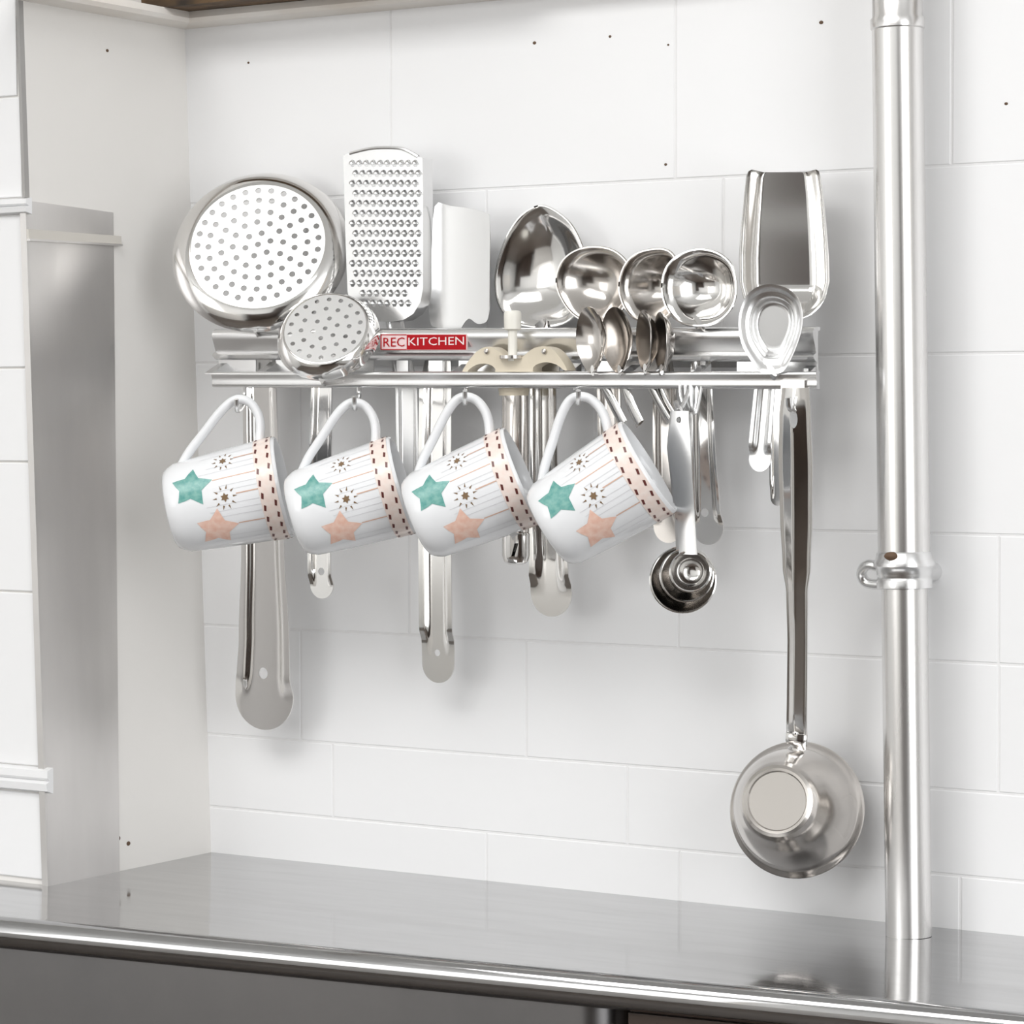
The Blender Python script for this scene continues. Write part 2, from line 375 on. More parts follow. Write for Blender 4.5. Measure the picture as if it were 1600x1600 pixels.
sb = thing('added_sideboard', 'added unseen dark cupboard giving the steel scoop a dark reflection', 'added_sideboard', (1.25, -3.0, 0))  # added out of view so the scoop floor reflects something dark
box(0.72, 1.80, -3.19, -2.80, 0.04, 1.16).build('body', 'darkwood', sb)
box(0.70, 1.82, -3.19, -2.78, 1.16, 1.19).build('top', 'darkwood', sb)
for x0 in (0.74, 1.27):
    d_ = box(x0, x0 + 0.51, -2.80, -2.785, 0.08, 1.13).build('door', 'darkwood', sb)
    tube([(x0 + (0.47 if x0 < 1 else 0.04), -2.785, 0.7), (x0 + (0.47 if x0 < 1 else 0.04), -2.765, 0.72), (x0 + (0.47 if x0 < 1 else 0.04), -2.765, 0.84), (x0 + (0.47 if x0 < 1 else 0.04), -2.785, 0.86)], 0.005, 8).build('handle', 'satin', d_)
for x0 in (0.74, 1.72):
    for y0 in (-3.17, -2.86): box(x0, x0 + 0.05, y0, y0 + 0.05, 0.0, 0.05).build('foot', 'darkwood', sb)
fc = thing('added_cabinet', 'added unseen cream cabinets giving the steel pale reflections', 'cabinet', (-0.6, -3.0, 0))  # added out of view, cream so the handle tips reflect white
box(-1.55, 0.45, -3.19, -2.65, 0.0, 0.86).build('body', 'plaster', fc)
box(-1.56, 0.47, -3.19, -2.62, 0.86, 0.90).build('worktop', 'plaster', fc)
# painted batten and bare board over the wall
def batt(P0, P1, A, nm):
    prof = [(0, 0), (0.020, 0.001), (0.022, 0.004), (0.020, 0.009), (0.0, 0.009)]
    return extrude(P0, P1, A, Z3, prof).build(nm, 'whitewood', kind='structure')
batt(Vector((xs(HZ), 0.0, HZ)), Vector((1.9, 0.0, HZ)), -Y3, 'trim_3')
batt(Vector((xs(HZ), 0.02, HZ)), Vector((xs(HZ), -0.5, HZ)), X3, 'trim_4')
board = box(xs(HZ) - 0.02, 0.30, -0.048, 0.001, HZ + 0.009, HZ + 0.034).build('shelf_board', 'oldwood')
tag(board, 'weathered brown wooden board above the white batten at the corner of the walls', 'shelf board')

# worktop
fa, fb = TZ(0, 1440, ZC), TZ(1600, 1592, ZC); fdir = (fb - fa).normalized(); fo = Vector((fdir.y, -fdir.x, 0))
if fo.y > 0: fo = -fo
A0 = fa + fdir * -1.4; B0 = fb + fdir * 1.0
wt = thing('steel_worktop', 'brushed stainless steel worktop with rolled front edge along the tiled wall', 'worktop', (0.4, -0.15, ZC - 0.02))
A1 = Vector((A0.x, 0.0016, ZC)); B1 = Vector((B0.x, 0.0016, ZC)); dn = Vector((0, 0, -0.018)); i0 = A0 - fo * 0.010; i1 = B0 - fo * 0.010
hexa([i0 + dn, i1 + dn, B1 + dn, A1 + dn, i0, i1, B1, A1]).build('top_sheet', 'counter', wt)
prof = [(-0.012, 0.0), (-0.009, 0.0004), (-0.006, 0.0022), (-0.002, 0.0036), (0.003, 0.0034), (0.007, 0.0012), (0.0092, -0.003), (0.0095, -0.008), (0.0080, -0.0125), (0.005, -0.0155), (0.001, -0.0165), (-0.012, -0.0165)]
extrude(A0, B0, fo, Z3, prof).build('rolled_edge', 'counter', wt, ang=50)
# apron of the sink with a rounded right end
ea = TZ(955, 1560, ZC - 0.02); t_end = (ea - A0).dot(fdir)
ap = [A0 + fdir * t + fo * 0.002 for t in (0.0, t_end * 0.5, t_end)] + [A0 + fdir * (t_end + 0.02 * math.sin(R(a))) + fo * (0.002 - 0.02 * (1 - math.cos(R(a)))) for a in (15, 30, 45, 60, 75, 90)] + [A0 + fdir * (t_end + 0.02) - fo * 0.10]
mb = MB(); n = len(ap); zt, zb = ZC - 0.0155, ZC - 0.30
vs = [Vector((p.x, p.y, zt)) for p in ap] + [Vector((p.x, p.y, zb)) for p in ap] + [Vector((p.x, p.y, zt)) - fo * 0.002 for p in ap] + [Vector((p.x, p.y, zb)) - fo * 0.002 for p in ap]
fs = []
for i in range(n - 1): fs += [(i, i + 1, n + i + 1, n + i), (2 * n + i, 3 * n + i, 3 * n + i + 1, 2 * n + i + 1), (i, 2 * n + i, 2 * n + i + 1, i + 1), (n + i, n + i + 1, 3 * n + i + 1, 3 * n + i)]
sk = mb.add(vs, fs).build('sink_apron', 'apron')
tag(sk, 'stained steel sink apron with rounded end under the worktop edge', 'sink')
cb = thing('base_cabinet', 'dark wooden base cabinet with open recess under the worktop', 'cabinet', (1.2, -0.1, 0))
box(-1.2, 2.3, -0.06, -0.01, 0.0, ZC - 0.018).build('back_panel', 'darkwood', cb)
pq = TZ(1057, 1592, ZC - 0.03)
extrude(A0 + fdir * (t_end + 0.03) + Z3 * -0.022, B0 + Z3 * -0.022, fo, Z3, [(-0.012, -0.018), (0.001, -0.018), (0.001, 0.0045), (-0.012, 0.0045)]).build('rail', 'darkwood', cb)
extrude(pq, pq + fdir * 0.007, fo, Z3, [(-0.02, -0.6), (-0.006, -0.6), (-0.006, 0.0), (-0.02, 0.0)]).build('upright', 'oldwood', cb)

# steel corner guard on the wall stub
cg = thing('corner_guard', 'grey brushed steel corner guard sheet fixed on the side of the wall stub', 'corner guard', (xs(ZC), -LD, ZC))
yb = [TS(177, 332, .001).y, TS(186, 1345, .001).y]; zt_f, zt_b = TS(72, 316, .001).z, TS(177, 332, .001).z
def side(y, z, o): return Vector((xs(z) + o, y, z))
yb0 = (yb[0] + yb[1]) / 2
hexa([side(-LD - .002, ZC, 0), side(yb[1], ZC, 0), side(yb[1], ZC, .0012), side(-LD - .002, ZC, .0012), side(-LD - .002, zt_f, 0), side(yb[0], zt_b, 0), side(yb[0], zt_b, .0012), side(-LD - .002, zt_f, .0012)]).build('side_sheet', 'guard', cg)
hexa([side(-LD - .0032, ZC, -.004), side(-LD - .0032, ZC, .0012), side(-LD - .0018, ZC, .0012), side(-LD - .0018, ZC, -.004), side(-LD - .0032, zt_f, -.004), side(-LD - .0032, zt_f, .0012), side(-LD - .0018, zt_f, .0012), side(-LD - .0018, zt_f, -.004)]).build('front_lip', 'guard', cg)
za, zb_ = TS(100, 362, .003).z, TS(100, 377, .003).z; ye = TS(190, 380, .003).y
hexa([side(-LD - .003, zb_, .0012), side(ye, zb_ + .001, .0012), side(ye, zb_ + .001, .0030), side(-LD - .003, zb_, .0030), side(-LD - .003, za, .0012), side(ye, za, .0012), side(ye, za, .0030), side(-LD - .003, za, .0030)]).build('plastic_strip', 'clear', cg)
hexa([side(-LD - .003, zb_ - .0015, .0012), side(ye, zb_ - .0005, .0012), side(ye, zb_ - .0005, .0040), side(-LD - .003, zb_ - .0015, .0040), side(-LD - .003, zb_, .0012), side(ye, zb_ + .001, .0012), side(ye, zb_ + .001, .0040), side(-LD - .003, zb_, .0040)]).build('strip_lip', 'guard', cg)

# vertical pipe
yp = -0.034
pt_, pb_ = T(1401, -60, yp), T(1420, 1447, yp); pb_.z = ZC; ax = (pt_ - pb_).normalized(); sp = scale_at(pb_)
class FrA(Fr):
    def __init__(s, O, N, Uref=Vector((1, 0, 0))):
        s.O = Vector(O); s.N = Vector(N).normalized(); s.U = (Uref - s.N * Uref.dot(s.N)).normalized(); s.V = s.N.cross(s.U)
def pz(py): return (T(1410, py, yp).z - ZC) / ax.z
pp = thing('steel_pipe', 'vertical dull steel pipe with bracket collar in front of the tiled wall', 'pipe', pb_)
fp = FrA(pb_, ax)
lathe(fp, [(36 * sp, 0), (36 * sp, pz(905))], 48).build('lower_tube', 'pipe', pp)
lathe(fp, [(40.5 * sp, pz(870)), (40 * sp, pz(400)), (39.5 * sp, pz(46))], 48).build('upper_tube', 'pipe', pp)
lathe(fp, [(39.5 * sp, pz(46)), (42 * sp, pz(44)), (42 * sp, pz(30)), (39 * sp, pz(26)), (38.5 * sp, pz(-60)), (38.5 * sp, ZT - ZC)], 48).build('top_tube', 'pipe', pp)
lathe(fp, [(40 * sp, pz(919)), (43 * sp, pz(918)), (43.5 * sp, pz(906)), (41.5 * sp, pz(902)), (43 * sp, pz(897)), (44 * sp, pz(888)), (48 * sp, pz(884)), (48 * sp, pz(878)), (44 * sp, pz(872)), (43 * sp, pz(864)), (40 * sp, pz(861))], 48).build('collar', 'satin', pp)
lug = fp.p(-0.019, 0, 0); zl = ZC + pz(897) * ax.z
cl = tube(curve([Vector((lug.x + .001, yp - .004, zl + .004)), Vector((lug.x - .008, yp - .003, zl + .005)), Vector((lug.x - .0135, yp, zl)), Vector((lug.x - .011, yp + .002, zl - .006)), Vector((lug.x + .001, yp, zl - .007))]), 0.0032, 10).build('bracket_lug', 'satin', pp)
bk = tube([Vector((pb_.x, yp + .012, zl)), Vector((pb_.x, 0.001, zl))], 0.006, 12).build('wall_stem', 'satin', pp)
dish(Fr(T(1392, 869, yp - 46 * sp), YAW - .25), circ(0, 0, .0042, .0026, 12), (0, 0), lambda t: 0.0016 * (1 - t * t), 0.001, 4).build('collar_screw', 'speck', pp)

# ================================================================== the rack
YB, YL, YH = -0.050, -0.066, -0.030              # upper bar face, lower lip face, rear slots
rl, rr = T(339, 538, YB), T(1277, 538, YB); e = (rr - rl).normalized(); RL = (rr - rl).length
sr = scale_at((rl + rr) / 2)
def rz(px, py, y): return T(px, py, y).z
def ru(px, y=YB): return (T(px, 560, y) - rl).dot(e)
ll, lr = T(335, 593, YL), T(1279, 594, YL); el = (lr - ll).normalized()
rk = thing('utensil_rack', 'long stainless steel utensil rack with red and white label on the tiled wall', 'rack', (rl + rr) / 2)
h = 51 * sr; zc = -h / 2
up = [(0, -h / 2), (0.0015, -h / 2), (0.004, -h * .42), (0.0055, -h * .36), (0.0045, -h * .30), (0.0015, -h * .24), (0.0030, -h * .05), (0.0050, h * .15), (0.0058, h * .30), (0.0045, h * .44), (0.0015, h / 2), (-0.004, h * .5), (-0.004, h * .40), (-0.001, h * .38), (-0.001, -h * .38)]
extrude(rl, rr, -Y3, Z3, up).build('upper_bar', 'satin', rk, ang=60)
h2 = 25 * sr
lp = [(-0.002, -h2 * .5), (0.0, -h2 * .52), (0.0022, -h2 * .46), (0.0028, -h2 * .30), (0.0024, -h2 * .10), (0.0028, h2 * .12), (0.0036, h2 * .30), (0.0038, h2 * .40), (0.0026, h2 * .50), (0.0, h2 * .52), (-0.002, h2 * .5), (-0.0012, h2 * .3), (-0.0012, -h2 * .3)]
extrude(ll, lr, -Y3, Z3, lp).build('lower_lip', 'satin', rk, ang=60)
zt_b = rl.z + h / 2 - 0.0015
def along(u, y, z): P = rl + e * u; return Vector((P.x, y, P.z + (z - rl.z)))
def slab(u0, u1, y0, y1, z0, z1): return hexa([along(u0, y0, z0), along(u1, y0, z0), along(u1, y1, z0), along(u0, y1, z0), along(u0, y0, z1), along(u1, y0, z1), along(u1, y1, z1), along(u0, y1, z1)])
UE = ru(1255, 0.0); slab(0.004, UE, -0.0018, 0.0, rl.z - 0.014, zt_b).build('wall_plate', 'satin', rk)
slab(0.004, UE, -0.018, 0.0, zt_b - 0.0012, zt_b).build('rear_shelf_strip', 'satin', rk)
slab(0.004, RL - 0.012, -0.0505, -0.041, zt_b - 0.0012, zt_b).build('front_shelf_strip', 'satin', rk)
for u in [0.004] + [ru(p, YH) for p in (470, 560, 655, 735, 800, 905, 1000, 1072, 1140)] + [UE - 0.008]:
    slab(u, u + 0.006, -0.042, -0.017, zt_b - 0.0012, zt_b).build('shelf_tie', 'satin', rk)
zl_t = ll.z + h2 * .45
for u in (0.001, ru(418), ru(470), ru(720), ru(890), ru(985), ru(1092), RL - 0.008):
    hexa([along(u, YL + .001, zl_t - .001), along(u + .007, YL + .001, zl_t - .001), along(u + .007, YB + .003, zl_t - .001), along(u, YB + .003, zl_t - .001), along(u, YL + .001, zl_t), along(u + .007, YL + .001, zl_t), along(u + .007, YB + .003, zl_t + .008), along(u, YB + .003, zl_t + .008)]).build('lip_tie', 'satin', rk)
# rear web strip under the bar with openings
def web(p0, p1): slab(ru(p0), ru(p1), YB + .001, YB + .002, zl_t - .001, rl.z - h / 2 + .001).build('web', 'satin', rk)
for a, b in ((340, 398), (430, 582), (618, 636), (668, 690), (715, 872), (912, 1040), (1092, 1100), (1150, 1276)): web(a, b)
# label
fl = F0(660, 535, YB - 0.0062)
def rect(fr, a, b, c, d): return [fr.uv(a, d), fr.uv(b, d), fr.uv(b, c), fr.uv(a, c)]
lab = plate(fl, rect(fl, 594, 729, 522, 547), thick=0.0016, grid=None).build('brand_label', 'paleprint', rk)
fl2 = F0(660, 535, YB - 0.0064)
plate(fl2, rect(fl2, 635.5, 728, 523, 546.5), thick=0.0003, grid=None).build('red_panel', 'red', lab)
fr_ = [(594.5, 635, 522.3, 523.8), (594.5, 635, 545.3, 546.8), (594.5, 596, 522.3, 546.8)]
mbx = MB()
for q in fr_: plate(fl2, rect(fl2, *q), thick=0.0003, grid=None, mb=mbx)
mbx.build('label_border', 'red', lab)
def text(s, px0, px1, py0, py1, m, parent, fr):
    cu = bpy.data.curves.new('t', 'FONT'); cu.body = s; cu.resolution_u = 2; to = bpy.data.objects.new('t', cu); COL.objects.link(to)
    me = bpy.data.meshes.new_from_object(to.evaluated_get(bpy.context.evaluated_depsgraph_get()))
    xs_ = [v.co.x for v in me.vertices]; ys_ = [v.co.y for v in me.vertices]
    a = fr.uv(px0, py1); b = fr.uv(px1, py0); mb = MB()
    mb.add([fr.p(lerp(a[0], b[0], (v.co.x - min(xs_)) / (max(xs_) - min(xs_))), lerp(a[1], b[1], (v.co.y - min(ys_)) / (max(ys_) - min(ys_))), 0.0) for v in me.vertices], [tuple(p.vertices) for p in me.polygons])
    bpy.data.objects.remove(to); bpy.data.curves.remove(cu); bpy.data.meshes.remove(me)
    return mb.build('lettering', m, parent, fix=False)
fl3 = F0(660, 535, YB - 0.0066)
text('REC', 599, 632, 527, 542, 'red', lab, fl3)
text('KITCHEN', 638, 725, 526, 540, 'labelwhite', lab, fl3)

# hooks
def wire_hook(px, y_end, py_low=642):
    zt0 = rz(px, 606, YL); zlow = rz(px, py_low, y_end); P = T(px, 610, YL)
    pts = [Vector((P.x, YL + .001, zt0 + .010)), Vector((P.x, YL + .001, zt0)), Vector((P.x, YL, lerp(zt0, zlow, .5))), Vector((P.x, lerp(YL, y_end, .35), zlow + .002)), Vector((P.x, y_end, zlow)), Vector((P.x, y_end - .006, zlow + .003)), Vector((P.x, y_end - .008, zlow + .009))]
    tube(curve(pts), 0.0016, 8).build('hook', 'satin', rk)

# ================================================================== mugs
MS = scale_at(T(650, 780, -0.112))
LM, RB, RT = 182 * MS, 68 * MS, 80 * MS
def rad(s_): return lerp(RB, RT, (s_ / LM)) + 0.0006 * math.sin(math.pi * s_ / LM)
class FrL(Fr):
    def __init__(s, O=(0, 0, 0)): s.O = Vector(O); s.U = Vector((0, 1, 0)); s.V = Vector((0, 0, 1)); s.N = Vector((1, 0, 0))
def mug_meshes():
    fl = FrL(); L = []
    wl_ = 0.0030
    outer = [(0.0, 0.0012), (RB * .70, 0.0012), (RB * .74, 0.0), (RB * .82, 0.0), (RB * .90, 0.0012), (RB * .965, 0.004), (rad(.008), 0.008)] + [(rad(LM * t), LM * t) for t in (.2, .4, .6, .8, .95)] + [(RT - .0004, LM - .0006), (RT - .0013, LM), (RT - .0024, LM - .0006)]
    inner = [(rad(LM * t) - wl_, LM * t) for t in (.9, .6, .3, .12)] + [(RB * .8, 0.006), (0.0, 0.0055)]
    prof = outer + inner; prof = [(max(r, 1e-5), h) for r, h in prof]
    L.append(('body', 'ceramic', lathe(fl, prof, 64).mesh('mug_body', 'ceramic', ang=60)))
    hp = [(30, 64), (48, 84), (75, 107), (103, 131), (125, 145), (141, 147), (155, 138), (163, 120), (163, 99), (155, 72)]
    L.append(('handle', 'ceramic', tube(curve([Vector((a * MS, b * MS, 0)) for a, b in hp], 6), 0.0030, 14, flat=((0, 0, 1), 1.7)).mesh('mug_handle', 'ceramic', ang=60)))
    # print: polygons in (axis px, angle deg from the front), wrapped onto the cone
    def wrap(s_, th, lift=0.00025):
        s_ = s_ * MS; r = rad(s_) + lift; a = R(th); return Vector((s_, r * math.sin(a), r * math.cos(a)))
    def patch(mb, poly, lift=0.00025, grid=4.0):      # poly in px units: (axis, arc px); arc -> degrees by radius 74
        ov, fs = tri2d(poly, [], grid); mb.add([wrap(q.x, math.degrees(q.y / 74.0), lift) for q in ov], fs); return mb
    def arc(th): return R(th) * 74
    def star(cs, ct, ro, ri, rot, n=5, wob=0.0):
        P = []
        for i in range(n * 2):
            r = (ro if i % 2 == 0 else ri) * (1 + wob * random.uniform(-1, 1)); a = rot + math.pi * i / n; P.append((cs + r * math.sin(a), arc(ct) + r * math.cos(a)))
        out = []
        for i in range(len(P)):
            a, b = P[i], P[(i + 1) % len(P)]; out += [a, (lerp(a[0], b[0], .5) + random.uniform(-.6, .6), lerp(a[1], b[1], .5) + random.uniform(-.6, .6))]
        return out
    L.append(('print_teal_star', 'teal', patch(MB(), star(47, 21, 34, 19, .2, 5, .06)).mesh('m', 'teal', fix=False)))
    L.append(('print_peach_star', 'pink', patch(MB(), star(74, -37, 34, 19.5, .2, 5, .06)).mesh('m', 'pink', fix=False)))
    for cs, ct, k in ((101, 47, 1.0), (96, 0, 1.08)):
        mb = MB(); patch(mb, star(cs, ct, 6.5 * k, 3.6 * k, 0, 6), grid=None); c2 = MB()
        for i in range(10):
            a = 2 * math.pi * i / 10; r = 15 * k; cx, cy = cs + r * math.cos(a), arc(ct) + r * math.sin(a); t = 3.2 * k; wv = 1.3 * k
            patch(mb, [(cx - t * math.cos(a) - wv * math.sin(a), cy - t * math.sin(a) + wv * math.cos(a)), (cx + t * math.cos(a), cy + t * math.sin(a)), (cx - t * math.cos(a) + wv * math.sin(a), cy - t * math.sin(a) - wv * math.cos(a))], grid=None)
        L.append(('print_starburst', 'gold', mb.mesh('m', 'gold', fix=False)))
    mb = MB()
    for s0, s1, th in ((81, 150, 23), (114, 150, 2), (108, 150, -33), (118, 150, 48)):
        patch(mb, [(s0, arc(th) - .9), (s1, arc(th) - .9), (s1, arc(th) + .9), (s0, arc(th) + .9)], grid=None)
    L.append(('print_lines', 'line', mb.mesh('m', 'line', fix=False)))
    mb = MB()
    for th in (60, 40, 33, 14, 8, -8, -15, -22, -50, -58):
        s0 = random.uniform(60, 95); patch(mb, [(s0, arc(th) - .4), (148, arc(th) - .4), (148, arc(th) + .4), (s0, arc(th) + .4)], 0.0002, None)
    L.append(('print_grain', 'grain', mb.mesh('m', 'grain', fix=False)))
    mb = MB(); ns = 72
    vs = []; fs = []
    for i in range(ns + 1):
        th = -180 + 360 * i / ns
        for s_ in (149, 163, 176.5): vs.append(wrap(s_, th, 0.0003))
    for i in range(ns):
        for q in (0, 1): fs.append((3 * i + q, 3 * i + q + 1, 3 * i + q + 4, 3 * i + q + 3))
    L.append(('print_band', 'cream', MB().add(vs, fs).mesh('m', 'cream', fix=False)))
    mb = MB()
    for s_ in (153, 171):
        nd = 25
        for i in range(nd):
            th = -175 + 350 * i / nd + (4 if s_ > 160 else 0); a = arc(th); patch(mb, [(s_ - 2.4, a - 3.5), (s_ + .8, a - 5), (s_ + 2.6, a + 3), (s_ - .8, a + 5)], 0.0005, None)
    L.append(('print_dashes', 'maroon', mb.mesh('m', 'maroon', fix=False)))
    return L
MUG = mug_meshes()
mugs = [((266, 797), (446, 760), 1.5, 384, 'white mug with star print hanging first in its row, beside the side wall'),
        ((462, 806), (630, 757), 4, 565, 'white mug with star print hanging second from the side wall, below the small skimmer'),
        ((662, 807), (806, 747), 7, 729, 'white mug with star print hanging third from side wall, before the beige-headed tool'),
        ((864, 822), (1005, 734), 8.5, 905, 'white mug with star print hanging last in its row, beside the nested measuring spoons')]
dh = Vector((DV.x, DV.y, 0)).normalized()
for (b, t, beta, hx, lb) in mugs:
    ca = math.atan2(b[1] - t[1], t[0] - b[0]); B_ = R(beta)
    a = math.cos(B_) * (math.cos(ca) * RV + math.sin(ca) * UV) - math.sin(B_) * DV
    mid = T((b[0] + t[0]) / 2, (b[1] + t[1]) / 2, -0.112)
    hdir = (UV - a * UV.dot(a)); hdir -= DV * 0; hdir.normalize(); nrm = a.cross(hdir)
    O = mid - a * LM / 2
    M4 = Matrix(((a.x, hdir.x, nrm.x, O.x), (a.y, hdir.y, nrm.y, O.y), (a.z, hdir.z, nrm.z, O.z), (0, 0, 0, 1)))
    if hx == 384: M4 = Matrix.Translation(mid) @ Matrix.Scale(1.05, 4) @ Matrix.Translation(-mid) @ M4
    g = thing('mug', lb, 'mug', O, 'star print mugs under the rack', M4)
    for nm, m, me in MUG:
        o = bpy.data.objects.new(nm, me); COL.objects.link(o); o.parent = g
    ap_ = M4 @ Vector((0, 0, 0)) + a * (141 * MS) + hdir * (147 * MS - 0.0030)
    zt0 = ll.z - h2 * .45; zlow = ap_.z - 0.0014
    st_ = ap_ + dh * ((YL + .0005 - ap_.y) / dh.y)
    def hp_(t, z): P = lerp(st_, ap_, t); return Vector((P.x, P.y, z))
    tube(curve([hp_(0, zt0 + .008), hp_(0, zt0), hp_(.03, lerp(zt0, zlow, .45)), hp_(.4, zlow + .003), hp_(1, zlow), hp_(1.15, zlow + .002), hp_(1.22, zlow + .008)]), 0.0016, 8).build('hook', 'satin', rk)

# ================================================================== utensils
def disc_skimmer(nm, label, c, rx, ry, y, yaw, rings, hole, flat, hst, hholes, yh, endtaper, mm):
    P = T(*c, y); s = scale_at(P); g = thing(nm, label, 'skimmer', T(hst[-1][0], hst[-1][1], yh), None)
    cy = math.cos(YAW - yaw); Rr = rx * s / cy; view = -math.asin((CAM - P).normalized().z)
    tilt = math.acos(min(1, ry * s / Rr)) + view * 0
    fr = Fr(P, yaw, tilt); hs = []
    for (rf, n, a0) in rings:
        for i in range(n):
            a = a0 + 2 * math.pi * i / n; hs.append(circ(rf * Rr * math.cos(a), rf * Rr * math.sin(a), hole * s, None, 8))
    pd = plate(fr, circ(0, 0, flat * Rr, None, 64), hs, None, 0.0008, 0.006).build('perforated_disc', 'perf', g, ang=35)
    rp = [(flat * Rr * .995, 0.0), (flat * Rr + .0012, -.0001), (lerp(flat, 1, .30) * Rr, -.0010), (lerp(flat, 1, .55) * Rr, -.0028), (lerp(flat, 1, .80) * Rr, -.0058), (lerp(flat, 1, .95) * Rr, -.0086), (Rr, -.0100), (Rr + .0004, -.0108), (Rr - .0006, -.0112)]
    rp += [(r - .0004, w_ - .0009) for r, w_ in rp[-3::-1]]
    lathe(fr, rp, 72, closed=True).build('rim', 'steel', g, ang=60)
    fh = F0(hst[0][0], hst[0][1], yh)
    bar(fh, hst, channel(0.0030, .52, .74, .99), hholes, taper=endtaper).build('handle', mm, g)
    bot = fr.p(0, -Rr * .93, -0.008); top = T(hst[0][0], hst[0][1] + 30, yh)
    tube([bot, lerp(bot, top, .5) - Z3 * .001, top], [0.006, 0.006, 0.007], 10, flat=(Y3, .35)).build('neck', mm, g)
    return g
disc_skimmer('large_skimmer', 'large round perforated skimmer with wide handle behind the small skimmer', (403, 382), 139, 127, -0.058, R(27),
             [(0.0, 1, 0), (.145, 6, .3), (.285, 12, .1), (.42, 18, .25), (.56, 24, .05), (.685, 29, .12)], 5.0, .76,
             [(408, 490, 22), (409, 610, 26), (411, 690, 27), (414, 850, 33), (416, 1000, 39), (415, 1050, 41), (412.5, 1088, 45)], [(411, 1052, 9, 9)], YH, .93, 'steel')
disc_skimmer('small_skimmer', 'small round perforated skimmer standing in the front slot beside the red label', (508, 513), 80, 67, -0.078, R(22),
             [(0.0, 1, 0), (.24, 6, .3), (.47, 12, .1), (.69, 18, .2)], 4.0, .80,
             [(508, 560, 14), (506, 610, 16), (504, 700, 17), (502, 850, 17.5), (502.5, 913, 18)], [(502, 893, 6, 6)], YL + .009, 1.0, 'steel')

# grater
fg = F0(600, 370, -0.036); g = thing('grater', 'flat rectangular steel grater with rows of teeth beside the large skimmer', 'grater', T(640, 700, YH))
ol = [fg.uv(*p) for p in [(536, 243), (546, 239), (556, 235), (575, 232), (600, 230), (625, 232), (645, 238), (652, 244), (660, 247), (661, 300), (661, 380), (661, 450), (657, 472), (646, 490), (630, 500), (610, 503), (585, 502), (562, 494), (548, 478), (543, 455), (540, 380), (538, 300)]]
hs = []; teeth = MB(); sg = scale_at(fg.O)
for r_ in range(15):
    for c_ in range(10):
        px = 551 + 10.9 * c_ + (5.2 if r_ % 2 else 0) - (0 if r_ < 6 else 0); py = 256 + 15.6 * r_
        if px > 655 or py > 488: continue
        if r_ > 12 and (px < 562 or px > 642): continue
        u, v = fg.uv(px, py); a = 4.1 * sg / .84; b = 6.2 * sg
        hs.append([(u - a, v - b * .1), (u - a * .5, v - b * .78), (u + a * .5, v - b * .78), (u + a, v - b * .1)])
        vs = []; fs = []; nn = 6; mm = 3
        for i in range(nn + 1):
            th = math.pi * i / nn
            for j in range(mm + 1):
                t = j / mm; rr_ = 1 - t; vs.append(fg.p(u + a * 1.15 * math.cos(th) * (1 - .75 * t ** 2), v - b * .1 + b * 1.1 * t, 0.0030 * math.sin(th) * math.sqrt(max(0, 1 - t * t)) + 0.0001))
        for i in range(nn):
            for j in range(mm): fs.append((i * (mm + 1) + j, (i + 1) * (mm + 1) + j, (i + 1) * (mm + 1) + j + 1, i * (mm + 1) + j + 1))
        teeth.add(vs, fs)
plate(fg, ol, hs, None, 0.0007, 0.008).build('face', 'grater', g)
teeth.build('teeth', 'grater', g, kind='stuff', fix=False)
sl = ol[8:20]; mb = MB(); vs = []
for (u, v) in sl: vs += [fg.p(u, v, 0.0), fg.p(u + .0004, v, -0.011), fg.p(u - .0006, v, -0.011), fg.p(u - .0008, v, -.0008)]
mb.add(vs, [(4 * i + q, 4 * i + (q + 1) % 4, 4 * i + 4 + (q + 1) % 4, 4 * i + 4 + q) for i in range(len(sl) - 1) for q in range(4)]); mb.build('side_flange', 'satin', g)
sl = [ol[-1], ol[-2], ol[-3], ol[0]]; sl = [ol[0], ol[-1], ol[-2], ol[-3]]; mb = MB(); vs = []
for (u, v) in sl: vs += [fg.p(u, v, 0.0), fg.p(u, v, -0.011), fg.p(u + .0008, v, -0.011), fg.p(u + .0008, v, -.0008)]
mb.add(vs, [(4 * i + q, 4 * i + (q + 1) % 4, 4 * i + 4 + (q + 1) % 4, 4 * i + 4 + q) for i in range(len(sl) - 1) for q in range(4)]); mb.build('side_flange', 'satin', g)
tube(curve([fg.p(*fg.uv(546, 240), -.001), fg.p(*fg.uv(575, 233), -.001), fg.p(*fg.uv(600, 231), -.001), fg.p(*fg.uv(628, 233), -.001), fg.p(*fg.uv(652, 245), -.001)]), 0.0014, 8).build('top_wire', 'satin', g)
bar(F0(632, 500, YH), [(618, 498, 14), (637, 610, 17), (638, 700, 17), (638, 800, 17)], channel(0.0015)).build('handle', 'satin', g)

